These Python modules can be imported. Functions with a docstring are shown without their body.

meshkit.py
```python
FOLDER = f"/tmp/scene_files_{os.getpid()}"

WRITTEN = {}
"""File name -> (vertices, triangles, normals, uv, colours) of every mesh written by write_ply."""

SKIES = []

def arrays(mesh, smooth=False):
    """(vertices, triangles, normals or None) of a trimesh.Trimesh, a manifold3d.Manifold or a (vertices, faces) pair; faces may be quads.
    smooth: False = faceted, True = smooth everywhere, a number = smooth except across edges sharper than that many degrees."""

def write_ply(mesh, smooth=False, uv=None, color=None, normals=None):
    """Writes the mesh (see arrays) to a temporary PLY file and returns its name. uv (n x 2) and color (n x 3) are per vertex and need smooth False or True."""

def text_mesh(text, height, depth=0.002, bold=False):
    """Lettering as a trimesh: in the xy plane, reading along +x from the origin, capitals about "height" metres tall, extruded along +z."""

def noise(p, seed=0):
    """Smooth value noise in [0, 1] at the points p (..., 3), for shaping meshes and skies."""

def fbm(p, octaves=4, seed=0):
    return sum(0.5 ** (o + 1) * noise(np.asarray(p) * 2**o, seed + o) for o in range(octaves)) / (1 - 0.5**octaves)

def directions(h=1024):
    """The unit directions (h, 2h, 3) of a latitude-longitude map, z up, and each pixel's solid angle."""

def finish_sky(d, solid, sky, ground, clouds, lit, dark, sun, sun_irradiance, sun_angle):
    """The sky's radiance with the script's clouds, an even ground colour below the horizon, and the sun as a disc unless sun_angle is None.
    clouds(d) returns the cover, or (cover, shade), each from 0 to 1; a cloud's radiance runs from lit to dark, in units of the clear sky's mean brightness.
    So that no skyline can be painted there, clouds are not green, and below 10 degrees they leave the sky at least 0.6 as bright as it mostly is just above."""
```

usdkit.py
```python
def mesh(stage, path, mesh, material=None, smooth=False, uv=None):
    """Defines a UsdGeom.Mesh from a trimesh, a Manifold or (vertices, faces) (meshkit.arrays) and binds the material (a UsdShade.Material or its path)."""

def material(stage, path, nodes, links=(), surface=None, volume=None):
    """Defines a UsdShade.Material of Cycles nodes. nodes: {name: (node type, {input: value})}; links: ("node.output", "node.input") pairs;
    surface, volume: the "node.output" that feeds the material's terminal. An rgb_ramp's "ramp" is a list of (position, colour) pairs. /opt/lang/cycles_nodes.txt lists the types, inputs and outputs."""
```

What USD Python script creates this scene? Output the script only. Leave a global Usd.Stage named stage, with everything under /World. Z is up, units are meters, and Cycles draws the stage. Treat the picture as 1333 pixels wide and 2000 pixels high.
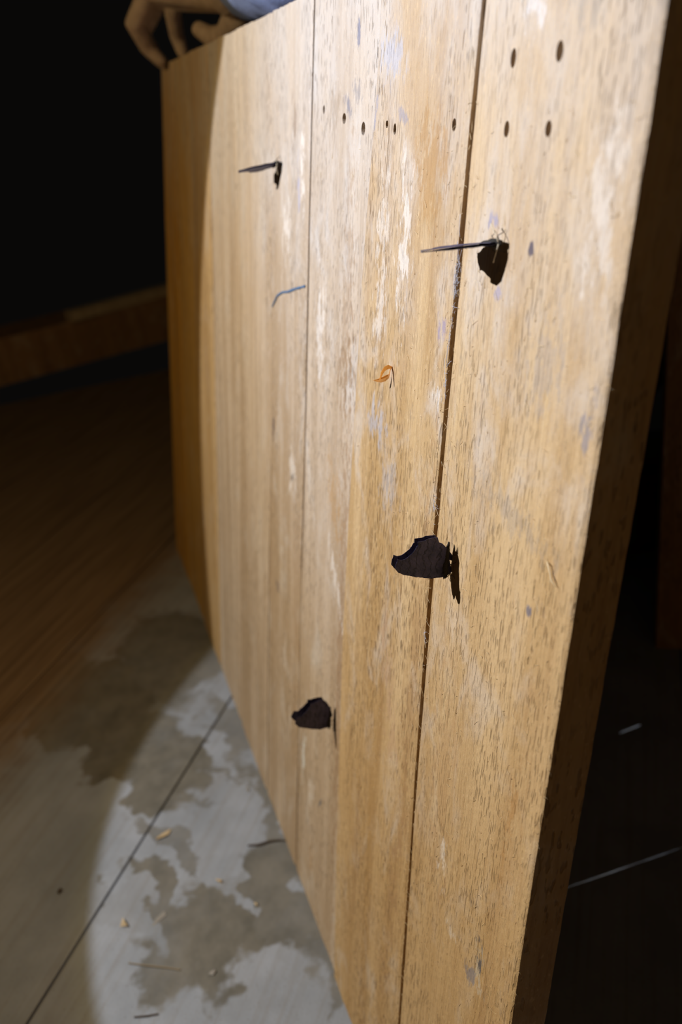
import math, random
import numpy as np, trimesh, usdkit, meshkit
import manifold3d as m3
import mapbox_earcut as earcut
from shapely.geometry import Polygon, LineString, box as sbox
from pxr import Usd, UsdGeom, UsdLux, UsdShade, Gf, Sdf, Vt

stage = Usd.Stage.CreateInMemory()
UsdGeom.SetStageUpAxis(stage, 'Z'); UsdGeom.SetStageMetersPerUnit(stage, 1.0)
UsdGeom.Xform.Define(stage, '/World'); UsdGeom.Scope.Define(stage, '/World/Looks')
random.seed(7); rng = np.random.default_rng(7)

# ---------------------------------------------------------------- camera
CAM = np.array([1.18788, -0.07602, 0.72295])
AX = np.array([[0.318641, 0.380007, -0.868368], [0.939296, -0.249566, 0.235455], [-0.12724, -0.89068, -0.436461]])  # columns: right, down, forward
F_PX, CX, CY = 1691.0, 666.5, 1000.0
cam = UsdGeom.Camera.Define(stage, '/World/camera')
r_, d_, f_ = AX[:, 0], AX[:, 1], AX[:, 2]
cam.AddTransformOp().Set(Gf.Matrix4d(*[float(x) for row in (list(r_) + [0], list(-d_) + [0], list(-f_) + [0], list(CAM) + [1]) for x in row]))
cam.CreateHorizontalApertureAttr(24.0); cam.CreateFocalLengthAttr(24.0 * F_PX / 1333.0)
cam.CreateFStopAttr(6.3); cam.CreateFocusDistanceAttr(0.47)
cam.CreateClippingRangeAttr(Gf.Vec2f(0.02, 100.0)); cam.CreateExposureAttr(0.0)

# ---------------------------------------------------------------- light: one hand torch (hot spot, rim, wide spill) and an added dim ambient fill
TORCH = Gf.Vec3d(0.597, -0.705, 1.129)
AIM = (math.radians(92.15), math.radians(-40.48))
adir = np.array([math.cos(AIM[0]) * math.cos(AIM[1]), math.sin(AIM[0]) * math.cos(AIM[1]), math.sin(AIM[1])])

def torch(name, direction, half, soft, intensity, color, radius=0.0025):
    l = UsdLux.SphereLight.Define(stage, '/World/' + name)
    z = -np.asarray(direction, float) / np.linalg.norm(direction)
    x = np.cross([0, 0, 1], z); x /= np.linalg.norm(x); y = np.cross(z, x)
    l.AddTransformOp().Set(Gf.Matrix4d(*[float(v) for row in (list(x) + [0], list(y) + [0], list(z) + [0], list(TORCH) + [1]) for v in row]))
    l.CreateRadiusAttr(radius); l.CreateIntensityAttr(intensity); l.CreateColorAttr(Gf.Vec3f(*color)); l.CreateNormalizeAttr(True)
    s = UsdLux.ShapingAPI.Apply(l.GetPrim()); s.CreateShapingConeAngleAttr(half); s.CreateShapingConeSoftnessAttr(soft)
    return l

hot = np.array([0.69, 0.118, 0.70]) - np.array(TORCH)
torch('torch_beam', adir, 26.4, 0.06, 9.6, (1.0, 1.0, 0.99))
torch('torch_rim', adir, 27.5, 0.10, 1.1, (1.0, 0.72, 0.15))
torch('torch_core', hot, 24.0, 1.0, 6.4, (0.64, 1.02, 1.80))
torch('torch_corona', adir, 34.5, 0.35, 0.5, (0.92, 1.0, 0.85))
torch('torch_spill', adir, 88.0, 0.12, 3.3, (1.0, 0.66, 0.28))
dome = UsdLux.DomeLight.Define(stage, '/World/ambient_fill'); dome.CreateIntensityAttr(0.0009); dome.CreateColorAttr(Gf.Vec3f(1.0, 0.9, 0.8))  # added ambient fill to lift the blacks, no real source

# ---------------------------------------------------------------- helpers
used = {}
def free(parent, name):
    k = (str(parent), name); n = used.get(k, 0); used[k] = n + 1
    return f"{parent}/{name}" + (f"_{n:03d}" if n else '')
def mat3(rx=0.0): return trimesh.transformations.rotation_matrix(rx, [1, 0, 0])
def tag(prim, label=None, cat=None, group=None, kind=None):
    for k, v in (('label', label), ('category', cat), ('group', group), ('kind', kind)):
        if v: prim.SetCustomDataByKey(k, v)
    return prim
def thing(name, label=None, cat=None, loc=(0, 0, 0), rx=None, rz=None, group=None, kind=None):
    x = UsdGeom.Xform.Define(stage, free('/World', name)); x.AddTranslateOp().Set(Gf.Vec3d(*map(float, loc)))
    if rz is not None: x.AddRotateZOp().Set(float(rz))
    if rx is not None: x.AddRotateXOp().Set(float(rx))
    return tag(x.GetPrim(), label, cat, group, kind)
def part(name, mesh, m, parent='/World', smooth=30, label=None, kind=None):
    parent = parent if isinstance(parent, str) else str(parent.GetPath())
    p = usdkit.mesh(stage, free(parent, name), mesh, m, smooth=smooth).GetPrim()
    UsdGeom.Mesh(p).CreateDoubleSidedAttr(True)
    return tag(p, label, kind=kind)
def smooth01(t): t = np.clip(t, 0, 1); return t * t * (3 - 2 * t)
def n1(x, seed, f): x = np.asarray(x, float); return meshkit.noise(np.stack([x * f, np.full_like(x, seed * 3.7), np.full_like(x, 0.5)], -1), seed) * 2 - 1
def tube(pts, radii, n=6, close=True):
    pts = np.asarray(pts, float); k = len(pts); radii = np.broadcast_to(radii, k)
    t = np.gradient(pts, axis=0); t /= np.linalg.norm(t, axis=1, keepdims=True)
    ref = np.array([0.31, 0.47, 0.83]); V = []
    for i in range(k):
        a = np.cross(t[i], ref); a /= np.linalg.norm(a); b = np.cross(t[i], a)
        for j in range(n):
            th = 2 * math.pi * j / n; V.append(pts[i] + radii[i] * (math.cos(th) * a + math.sin(th) * b))
    Fc = []
    for i in range(k - 1):
        for j in range(n):
            a, b = i * n + j, i * n + (j + 1) % n
            Fc += [[a, b, b + n], [a, b + n, a + n]]
    if close:
        V += [pts[0], pts[-1]]
        for j in range(n): Fc += [[k * n, (j + 1) % n, j], [k * n + 1, (k - 1) * n + j, (k - 1) * n + (j + 1) % n]]
    return trimesh.Trimesh(np.array(V), np.array(Fc), process=False)
def join(l): return trimesh.util.concatenate(l)
def at(px, py, X):  # the point on the sight line of a picture point that has world x = X
    r = AX @ np.array([px - CX, py - CY, F_PX]); return CAM + r * (X - CAM[0]) / r[0]

# ---------------------------------------------------------------- materials
def simple(name, color, rough=0.6, bump=None, **kw):
    nodes = {'p': ('principled_bsdf', dict(base_color=color, roughness=rough, **kw))}; links = []
    if bump:
        nodes |= {'tc': ('texture_coordinate', {}), 'n': ('noise_texture', {'scale': bump[0], 'detail': 4.0}), 'b': ('bump', {'distance': bump[1], 'strength': 1.0}),
                  'h': ('hsv', {'color': color}), 'mr': ('map_range', {'from_min': 0.25, 'from_max': 0.75, 'to_min': 0.6, 'to_max': 1.35})}
        links += [('tc.object', 'n.vector'), ('n.fac', 'b.height'), ('b.normal', 'p.normal'), ('n.fac', 'mr.value'), ('mr.result', 'h.value'), ('h.color', 'p.base_color')]
    return usdkit.material(stage, '/World/Looks/' + name, nodes, links, surface='p.BSDF')

class Graph:
    """Collects nodes and links of one material."""
    def __init__(g): g.n, g.l, g.k = {}, [], 0
    def add(g, kind, ins=None, **links):
        g.k += 1; nm = f"{kind}_{g.k}"; g.n[nm] = (kind, ins or {})
        for sock, src in links.items(): g.l.append((src, f"{nm}.{sock}"))
        return nm
    def noise(g, vec, scale, loc=(0, 0, 0), detail=2.0, rough=0.5, dist=0.0):
        mp = g.add('mapping', {'location': loc, 'scale': scale, 'mapping_type': 'point'}, vector=vec)
        return g.add('noise_texture', {'scale': 1.0, 'detail': detail, 'roughness': rough, 'distortion': dist}, vector=mp + '.vector') + '.fac'
    def range(g, src, a, b, c=0.0, d=1.0): return g.add('map_range', {'from_min': a, 'from_max': b, 'to_min': c, 'to_max': d, 'clamp': True, 'range_type': 'smoothstep'}, value=src) + '.result'
    def mixc(g, fac, a, b, blend='mix'):
        ins, ln = {'blend_type': blend}, {}
        for s, v in (('fac', fac), ('a', a), ('b', b)):
            if isinstance(v, str): ln[s] = v
            else: ins[s] = v
        return g.add('mix_color', ins, **ln) + '.result'
    def math(g, op, a, b):
        ins, ln = {'math_type': op}, {}
        for s, v in (('value1', a), ('value2', b)):
            if isinstance(v, str): ln[s] = v
            else: ins[s] = float(v)
        return g.add('math', ins, **ln) + '.value'
    def spot(g, vec, wob, c, r, rot=0.0, edge=0.75, amount=1.0, wobble=1.5):
        """A stain: 1 inside an ellipse (centre c, radii r) with a ragged edge."""
        mp = g.add('mapping', {'mapping_type': 'texture', 'location': c, 'rotation': rot if isinstance(rot, tuple) else (0, rot, 0), 'scale': r}, vector=vec)
        ln = g.add('vector_math', {'math_type': 'length'}, vector1=mp + '.vector') + '.value'
        q = g.math('add', ln, g.math('multiply', wob, wobble))
        return g.range(q, 1.0 + wobble * 0.42, 1.0 + wobble * 0.42 - edge, 0.0, amount)
    def build(g, name, surface): return usdkit.material(stage, '/World/Looks/' + name, g.n, g.l, surface=surface)

def wood(name, seed, light, mid, dark, pore=0.75, spots=(), dust=0.35, rough=0.62, fine=1.0, saw=0.12):
    g = Graph(); v = g.add('texture_coordinate') + '.object'
    L = (seed * 3.13, seed * 1.71, seed * 2.37)
    tone = g.noise(v, (26, 26, 1.6), L, 3.0, 0.55, 0.4)
    ring = g.noise(v, (130, 60, 3.0), L, 2.0, 0.5, 0.3)
    fib = g.noise(v, (620 * fine, 300, 22), L, 3.0, 0.6)
    big = g.noise(v, (22, 22, 7), L, 3.0, 0.55)
    blot = g.noise(v, (34, 34, 16), (L[1], L[2], L[0]), 5.0, 0.62, 0.5)
    pr = g.noise(v, (820 * fine, 400, 105), L, 1.0, 0.4)
    pr2 = g.noise(v, (520 * fine, 300, 75), (L[2], L[0], L[1]), 1.0, 0.4)
    c = g.mixc(g.range(tone, 0.34, 0.66), tuple(np.array(mid) * np.array([0.92, 0.90, 0.88])), light)
    c = g.mixc(g.range(ring, 0.54, 0.76, 0, 0.42), c, dark)
    c = g.mixc(g.range(fib, 0.42, 0.74, 0, 0.38), c, dark)
    mask = g.range(big, 0.36, 0.60, 0.25, 1.0)
    p1 = g.math('multiply', g.range(pr, 0.60, 0.70), mask)
    p2 = g.math('multiply', g.range(pr2, 0.66, 0.73), mask)
    pores = g.math('maximum', p1, p2)
    c = g.mixc(g.range(blot, 0.50, 0.72, 0, dust), c, (0.72, 0.64, 0.54))
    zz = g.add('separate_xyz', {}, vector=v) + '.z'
    hot_pale = g.math('multiply', g.range(g.math('add', zz, g.math('multiply', blot, 0.35)), 0.68, 1.0), g.range(big, 0.25, 0.6, 0.45, 1.0))  # upper planks paler and greyer: the beam's hot spot put into the colour
    c = g.mixc(g.math('multiply', hot_pale, 0.72), c, (0.60, 0.54, 0.475))
    c = g.mixc(g.math('multiply', pores, pore), c, tuple(np.array(dark) * 0.55))
    fleck = g.noise(v, (620 * fine, 400, 210), (L[1], L[0], L[2]), 2.0, 0.5)
    c = g.mixc(g.range(fleck, 0.60, 0.72, 0, 0.40), c, tuple(np.minimum(np.array(light) * np.array([1.22, 1.28, 1.45]), 0.9)))
    grime = g.noise(v, (60, 60, 30), (L[0], L[2], L[1]), 4.0, 0.7)
    c = g.mixc(g.range(grime, 0.63, 0.76, 0, 0.5), c, (0.20, 0.16, 0.13))
    wob = g.range(g.noise(v, (190, 190, 70), L, 5.0, 0.7), 0.30, 0.70)
    for cx, cz, a, b, col, amt, rot in spots:
        c = g.mixc(g.spot(v, wob, (cx, 0, cz), (a, 1.0, b), rot=rot, amount=amt), c, col)
    h = g.math('subtract', g.math('multiply', fib, 0.55), g.math('multiply', pores, 0.9))
    if saw:
        mp = g.add('mapping', {'rotation': (0, 0.62, 0), 'scale': (1, 1, 1)}, vector=v)
        wv = g.add('wave_texture', {'bands_direction': 'z', 'scale': 62.0, 'distortion': 3.0, 'detail': 2.0}, vector=mp + '.vector') + '.fac'
        h = g.math('add', h, g.math('multiply', wv, saw * 0.5))
    fz = g.noise(v, (900, 900, 500), L, 3.0, 0.6)
    h = g.math('add', h, g.math('multiply', fz, 0.5))
    bp = g.add('bump', {'distance': 0.0007, 'strength': 0.9}, height=h) + '.normal'
    p = g.add('principled_bsdf', {'roughness': rough, 'specular_ior_level': 0.3}, base_color=c, normal=bp)
    return g.build(name, p + '.BSDF')

GREY, PALE, INK = (0.17, 0.15, 0.15), (0.80, 0.70, 0.58), (0.05, 0.045, 0.05)

# ---------------------------------------------------------------- the plank panel: x along it, y into it, z up its face; it leans back
LEAN = -9.417
TOP, THICK = 0.793, 0.0215
panel = thing('plank_panel', 'large pale hatch panel of wide rough-sawn vertical planks leaning back, four butterflies on its face', 'wooden panel', (0, 0, 0), rx=LEAN)
LM = mat3(math.radians(LEAN))[:3, :3]
def on_panel(u, v, w=0.0): return LM @ np.array([u, -w, v])   # panel coordinates (along, up, out of the face) to world

vs_key = lambda *kv: (lambda v: np.interp(v, [k for k, _ in kv], [x for _, x in kv]))
seam = [vs_key((-0.02, -0.295), (0.45, -0.246), (0.80, -0.190)), vs_key((0, -0.150), (0.8, -0.085)), vs_key((0, -0.010), (0.8, 0.035)), vs_key((0, 0.128), (0.8, 0.160)),
        vs_key((0, 0.268), (0.236, 0.277), (0.49, 0.294), (0.8, 0.303)), vs_key((0, 0.403), (0.21, 0.411), (0.47, 0.428), (0.8, 0.436)),
        vs_key((0, 0.524), (0.306, 0.529), (0.50, 0.538), (0.66, 0.542), (0.79, 0.547)),
        vs_key((0, 0.657), (0.15, 0.652), (0.35, 0.649), (0.46, 0.653), (0.62, 0.662), (0.72, 0.674), (0.79, 0.677)),
        vs_key((0, 0.799), (0.14, 0.797), (0.35, 0.7935), (0.5, 0.7935), (0.65, 0.7965), (0.71, 0.7985), (0.79, 0.802)),
        vs_key((0, 0.926), (0.8, 0.9265))]
def gap(i, v):
    """half the width of the joint between planks, in metres"""
    if i == 8: return 0.0015 + 0.00075 * (n1(v, 80, 14) * 0.6 + n1(v, 81, 45) * 0.5) - 0.0009 * smooth01((v - 0.60) / 0.15)
    if i == 7: return 0.0005 + 0.0009 * smooth01((v - 0.69) / 0.06) + 0.0002 * n1(v, 82, 30)
    if i == 6: return 0.0013 + 0.0004 * n1(v, 84, 30) - 0.0004 * smooth01((0.15 - v) / 0.15)
    if i == 5: return 0.0011 * smooth01((0.52 - v) / 0.25) + 0.0001 + 0.00015 * n1(v, 85, 40)
    return 0.0004 + 0.0002 * n1(v, 86 + i, 30)
def throat(i, v):
    """half the opening left right through the joint (only two joints let a thread of light past)"""
    if i == 7: return np.clip(0.00036 + 0.0005 * n1(v, 182, 75) + 0.0002 * n1(v, 183, 200), 0.0, 1) * ((v > 0.18) & (v < 0.47))
    if i == 6: return np.clip(0.0005 + 0.0003 * n1(v, 184, 90), 0, 1) * ((v > 0.352) & (v < 0.372))
    return np.zeros_like(v)
level = [0.0, 0.0004, -0.0003, 0.0005, 0.0, 0.0006, 0.0, -0.0004, 0.0013, 0.0004, 0.0]   # how proud plank k (between seam k and k+1) stands, index k+1
LAP = {8, 1, 2, 3, 4, 5}   # joints that are rebated over one another and let no light through

SP = {
 5: [(0.424, 0.30, 0.007, 0.30, (0.38, 0.25, 0.14), 0.5, 0.0), (0.515, 0.30, 0.012, 0.25, (0.42, 0.27, 0.15), 0.4, 0.0), (0.502, 0.710, 0.008, 0.022, (0.30, 0.20, 0.13), 0.6, 0), (0.501, 0.432, 0.018, 0.028, PALE, 0.8, 0), (0.503, 0.428, 0.005, 0.007, (0.12, 0.09, 0.08), 0.9, 0), (0.438, 0.455, 0.004, 0.016, (0.10, 0.08, 0.09), 0.85, 0.2),
     (0.451, 0.297, 0.010, 0.008, (0.16, 0.13, 0.13), 0.7, 0), (0.481, 0.639, 0.016, 0.03, PALE, 0.8, 0.1), (0.525, 0.68, 0.007, 0.035, PALE, 0.85, -0.1), (0.515, 0.67, 0.004, 0.03, (0.42, 0.40, 0.50), 0.6, -0.1), (0.48, 0.24, 0.006, 0.03, PALE, 0.6, 0), (0.50, 0.17, 0.005, 0.02, PALE, 0.6, 0)],
 6: [(0.642, 0.30, 0.011, 0.34, (0.36, 0.21, 0.105), 0.55, 0.0), (0.634, 0.60, 0.013, 0.14, (0.38, 0.24, 0.13), 0.45, 0.0), (0.548, 0.165, 0.006, 0.040, (0.80, 0.80, 0.74), 0.95, 0.12), (0.572, 0.140, 0.010, 0.022, PALE, 0.8, 0.3), (0.601, 0.150, 0.002, 0.016, (0.12, 0.14, 0.18), 0.9, 0.45), (0.635, 0.555, 0.022, 0.03, (0.33, 0.20, 0.10), 0.65, 0.3), (0.640, 0.762, 0.004, 0.008, (0.2, 0.2, 0.26), 0.8, 0),
     (0.575, 0.575, 0.014, 0.05, PALE, 0.75, 0), (0.625, 0.392, 0.008, 0.045, PALE, 0.7, -0.55), (0.618, 0.455, 0.018, 0.045, (0.50, 0.28, 0.10), 0.5, -0.3), (0.625, 0.722, 0.012, 0.006, (0.24, 0.22, 0.24), 0.8, 0.7), (0.575, 0.06, 0.012, 0.02, (0.55, 0.32, 0.13), 0.5, 0), (0.595, 0.72, 0.018, 0.02, (0.34, 0.24, 0.15), 0.45, 0), (0.640, 0.73, 0.012, 0.007, (0.28, 0.25, 0.24), 0.6, 0.5)],
 7: [(0.782, 0.40, 0.013, 0.22, (0.42, 0.24, 0.10), 0.5, 0.03), (0.70, 0.16, 0.03, 0.12, (0.46, 0.28, 0.13), 0.45, 0.1), (0.705, 0.540, 0.018, 0.016, (0.46, 0.41, 0.38), 0.75, 0.5), (0.725, 0.505, 0.02, 0.022, (0.45, 0.38, 0.32), 0.55, -0.5), (0.664, 0.719, 0.008, 0.005, (0.16, 0.16, 0.19), 0.9, 0.4), (0.676, 0.716, 0.004, 0.011, (0.30, 0.30, 0.36), 0.8, 0.3), (0.70, 0.745, 0.022, 0.014, (0.50, 0.48, 0.50), 0.65, 0.3),
     (0.759, 0.690, 0.026, 0.040, (0.42, 0.22, 0.07), 0.55, 0), (0.786, 0.616, 0.006, 0.008, (0.34, 0.27, 0.33), 0.75, 0), (0.784, 0.58, 0.008, 0.008, PALE, 0.75, 0), (0.73, 0.65, 0.012, 0.05, PALE, 0.7, 0.0), (0.698, 0.63, 0.012, 0.06, PALE, 0.55, 0.0), (0.772, 0.21, 0.012, 0.10, (0.45, 0.27, 0.13), 0.5, 0.08), (0.745, 0.37, 0.014, 0.06, (0.52, 0.32, 0.18), 0.5, -0.3), (0.72, 0.715, 0.01, 0.004, (0.3, 0.28, 0.32), 0.6, 0.4)],
 8: [(0.83, 0.36, 0.02, 0.12, (0.48, 0.28, 0.12), 0.4, -0.05), (0.905, 0.36, 0.014, 0.16, (0.50, 0.30, 0.13), 0.4, 0.0), (0.838, 0.308, 0.0070, 0.020, (0.80, 0.66, 0.50), 0.95, -0.12), (0.843, 0.298, 0.004, 0.006, (0.30, 0.17, 0.09), 0.6, 0), (0.891, 0.278, 0.0065, 0.022, (0.60, 0.50, 0.36), 0.8, -0.15), (0.891, 0.283, 0.004, 0.010, (0.09, 0.08, 0.09), 0.9, -0.2), (0.884, 0.268, 0.007, 0.008, (0.22, 0.21, 0.24), 0.7, 0), (0.888, 0.30, 0.004, 0.006, (0.12, 0.10, 0.09), 0.8, 0),
     (0.919, 0.602, 0.005, 0.016, (0.30, 0.26, 0.26), 0.75, 0), (0.895, 0.511, 0.003, 0.004, (0.18, 0.16, 0.18), 0.85, 0), (0.863, 0.663, 0.003, 0.003, (0.10, 0.08, 0.10), 0.9, 0), (0.832, 0.671, 0.009, 0.004, (0.33, 0.30, 0.38), 0.75, 0), (0.838, 0.641, 0.006, 0.003, (0.38, 0.33, 0.40), 0.7, 0),
     (0.868, 0.548, 0.050, 0.010, (0.36, 0.29, 0.22), 0.40, 0.12), (0.885, 0.620, 0.020, 0.025, (0.40, 0.33, 0.27), 0.45, 0), (0.909, 0.680, 0.012, 0.035, PALE, 0.55, 0), (0.882, 0.752, 0.022, 0.012, (0.36, 0.30, 0.24), 0.55, 0), (0.845, 0.752, 0.014, 0.012, (0.80, 0.76, 0.72), 0.5, 0), (0.853, 0.275, 0.012, 0.006, PALE, 0.55, 0.3), (0.903, 0.40, 0.004, 0.05, (0.48, 0.25, 0.08), 0.55, 0)],
}
tones = {0: ((0.74, 0.43, 0.10), (0.62, 0.34, 0.075), (0.40, 0.18, 0.04)), 1: ((0.74, 0.46, 0.14), (0.62, 0.37, 0.10), (0.42, 0.22, 0.06))}
base_t = ((0.65, 0.44, 0.215), (0.54, 0.335, 0.135), (0.33, 0.170, 0.058))
pale_t = ((0.65, 0.505, 0.355), (0.54, 0.395, 0.25), (0.36, 0.235, 0.13))

NAILS = [(0.617, 0.715), (0.653, 0.709), (0.708, 0.7085), (0.574, 0.721), (0.783, 0.710), (0.833, 0.708), (0.866, 0.708), (0.833, 0.7345), (0.868, 0.7345), (0.696, 0.711)]
NSIZE = [(0.0022, 0.0030), (0.0022, 0.0036), (0.0012, 0.0026), (0.0013, 0.0026), (0.0013, 0.0026), (0.0013, 0.0030), (0.0014, 0.0028), (0.0013, 0.0034), (0.0015, 0.0034), (0.0010, 0.0018)]

def plank(k):
    nv = 300 if k >= 5 else 160; ns = {8: 90, 7: 80, 6: 60, 5: 50}.get(k, 24)
    s = np.linspace(0, 1, ns + 1); s = 0.5 - 0.5 * np.sign(0.5 - s) * np.abs(1 - 2 * s) ** 0.8   # denser near the edges
    ledge, redge = (0.0, 0.0)
    tt = np.linspace(0, 1, nv + 1); rows = []
    for j, t in enumerate(tt):
        v0 = t * TOP
        gl = gap(k, np.array(v0)) if k > 0 else 0.0004 * n1(np.array(v0), 60, 40)
        gr = gap(k + 1, np.array(v0)) if k < 8 else 0.0
        wig = lambda i: (n1(np.array(v0), 20 + i, 9) * 0.0007 + n1(np.array(v0), 40 + i, 60) * 0.00022)
        uL = seam[k](v0) + wig(k) + gl
        uR = seam[k + 1](v0) + wig(k + 1) - gr - (0.0012 * n1(np.array(v0), 90, 26) ** 2 + 0.0005 * n1(np.array(v0), 91, 120) if k == 8 else 0)
        tL, tR = seam[k](v0) + wig(k) + throat(k, np.array(v0)), seam[k + 1](v0) + wig(k + 1) - throat(k + 1, np.array(v0))
        u = uL + (uR - uL) * s
        # end trimming: ragged top and bottom
        vv = v0 + (n1(u, 11 + k, 22) * 0.0012 + n1(u, 12 + k, 160) * 0.0005) * (t > 0.995) + (0.0012 * n1(u, 14 + k, 25)) * (t < 0.005)
        p = np.stack([u * 60, np.full_like(u, v0 * 7), np.full_like(u, k * 9.1)], -1)
        rel = (meshkit.fbm(p, 3) - 0.5) * 0.0014 if hasattr(meshkit, 'fbm') else 0
        e = np.minimum(u - uL, uR - u); rnd = 0.0011 * np.exp(-np.maximum(e, 0) / 0.0011)
        lip = 0.0010 * np.exp(-np.maximum(u - uL, 0) / 0.003) if k == 7 else 0
        yf = -level[k + 1] - rel + rnd - lip * 0
        for (cx, cz, a, b, dep) in ((0.838, 0.306, 0.006, 0.018, 0.0016), (0.705, 0.540, 0.012, 0.012, -0.0010), (0.890, 0.281, 0.006, 0.016, 0.0012)):
            if seam[k](cz) < cx < seam[k + 1](cz): yf = yf + dep * np.exp(-((u - cx) / a) ** 2 - ((v0 - cz) / b) ** 2)
        lapR, lapL = (k + 1) in LAP, k in LAP
        yb = THICK
        right = [(uR, 0.010), (uR + 0.0075, 0.0104), (uR + 0.0075, yb), ] if lapR else ([(uR, 0.010), (uR, yb)] if k == 8 else [(uR, 0.004), (tR, 0.008), (tR, 0.012), (tR - 0.0016, yb)])
        left = [(uL + 0.010, yb), (uL + 0.010, 0.0098), (uL, 0.0094)] if lapL else ([(uL + 0.0003, yb), (uL, 0.010)] if k == 0 else [(tL + 0.0016, yb), (tL, 0.012), (tL, 0.008), (uL, 0.004)])
        ring = np.vstack([np.stack([u, yf, vv], -1), [[a, b, v0] for a, b in right], [[a, b, v0] for a, b in left]])
        rows.append(ring)
    K = len(rows[0]); V = np.vstack(rows); Fc = []
    i = np.arange(K); i2 = (i + 1) % K
    for j in range(nv):
        a, b, c, d = j * K + i, j * K + i2, (j + 1) * K + i2, (j + 1) * K + i
        Fc += [np.stack([a, b, c], 1), np.stack([a, c, d], 1)]
    def cap(j, flip):
        tri = earcut.triangulate_float64(rows[j][:, :2].copy(), np.array([K], np.uint32)).reshape(-1, 3).astype(int) + j * K
        return tri[:, ::-1] if flip else tri
    Fc = np.vstack(Fc + [cap(0, True), cap(nv, False)])
    m = trimesh.Trimesh(V, Fc, process=False)
    if m.volume < 0: m.invert()
    holes = [(n, z) for n, z in zip(NAILS, NSIZE) if seam[k](n[1]) < n[0] < seam[k + 1](n[1])]
    if holes:
        try:
            M = m3.Manifold(m3.Mesh(np.asarray(m.vertices, np.float32), np.asarray(m.faces, np.uint32)))
            if M.status() == m3.Error.NoError:
                for (cu, cv), (a, b) in holes:
                    c = m3.Manifold.cylinder(0.016, 1.0, 0.7, 14).scale([a * 1.85, b * 1.2, 1]).rotate([-90, 0, 0]).translate([cu, -0.005, cv])
                    M = M - c
                me = M.to_mesh(); m = trimesh.Trimesh(me.vert_properties[:, :3], me.tri_verts, process=False)
        except Exception as ex: print('hole failed', k, ex)
    return m

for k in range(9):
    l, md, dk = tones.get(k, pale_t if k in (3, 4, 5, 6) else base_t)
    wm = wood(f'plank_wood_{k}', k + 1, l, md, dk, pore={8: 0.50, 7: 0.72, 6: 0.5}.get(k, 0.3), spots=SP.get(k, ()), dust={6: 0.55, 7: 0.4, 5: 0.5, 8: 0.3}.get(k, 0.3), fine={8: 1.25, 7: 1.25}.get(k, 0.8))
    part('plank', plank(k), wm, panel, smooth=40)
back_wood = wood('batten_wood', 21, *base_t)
for z0, z1 in ((0.075, 0.145), (0.392, 0.470), (0.690, 0.752)):
    b = trimesh.creation.box([0.96, 0.022, z1 - z0]); b.apply_translation([0.29, THICK + 0.0108, (z0 + z1) / 2]); part('batten', b, back_wood, panel, smooth=False)

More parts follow.
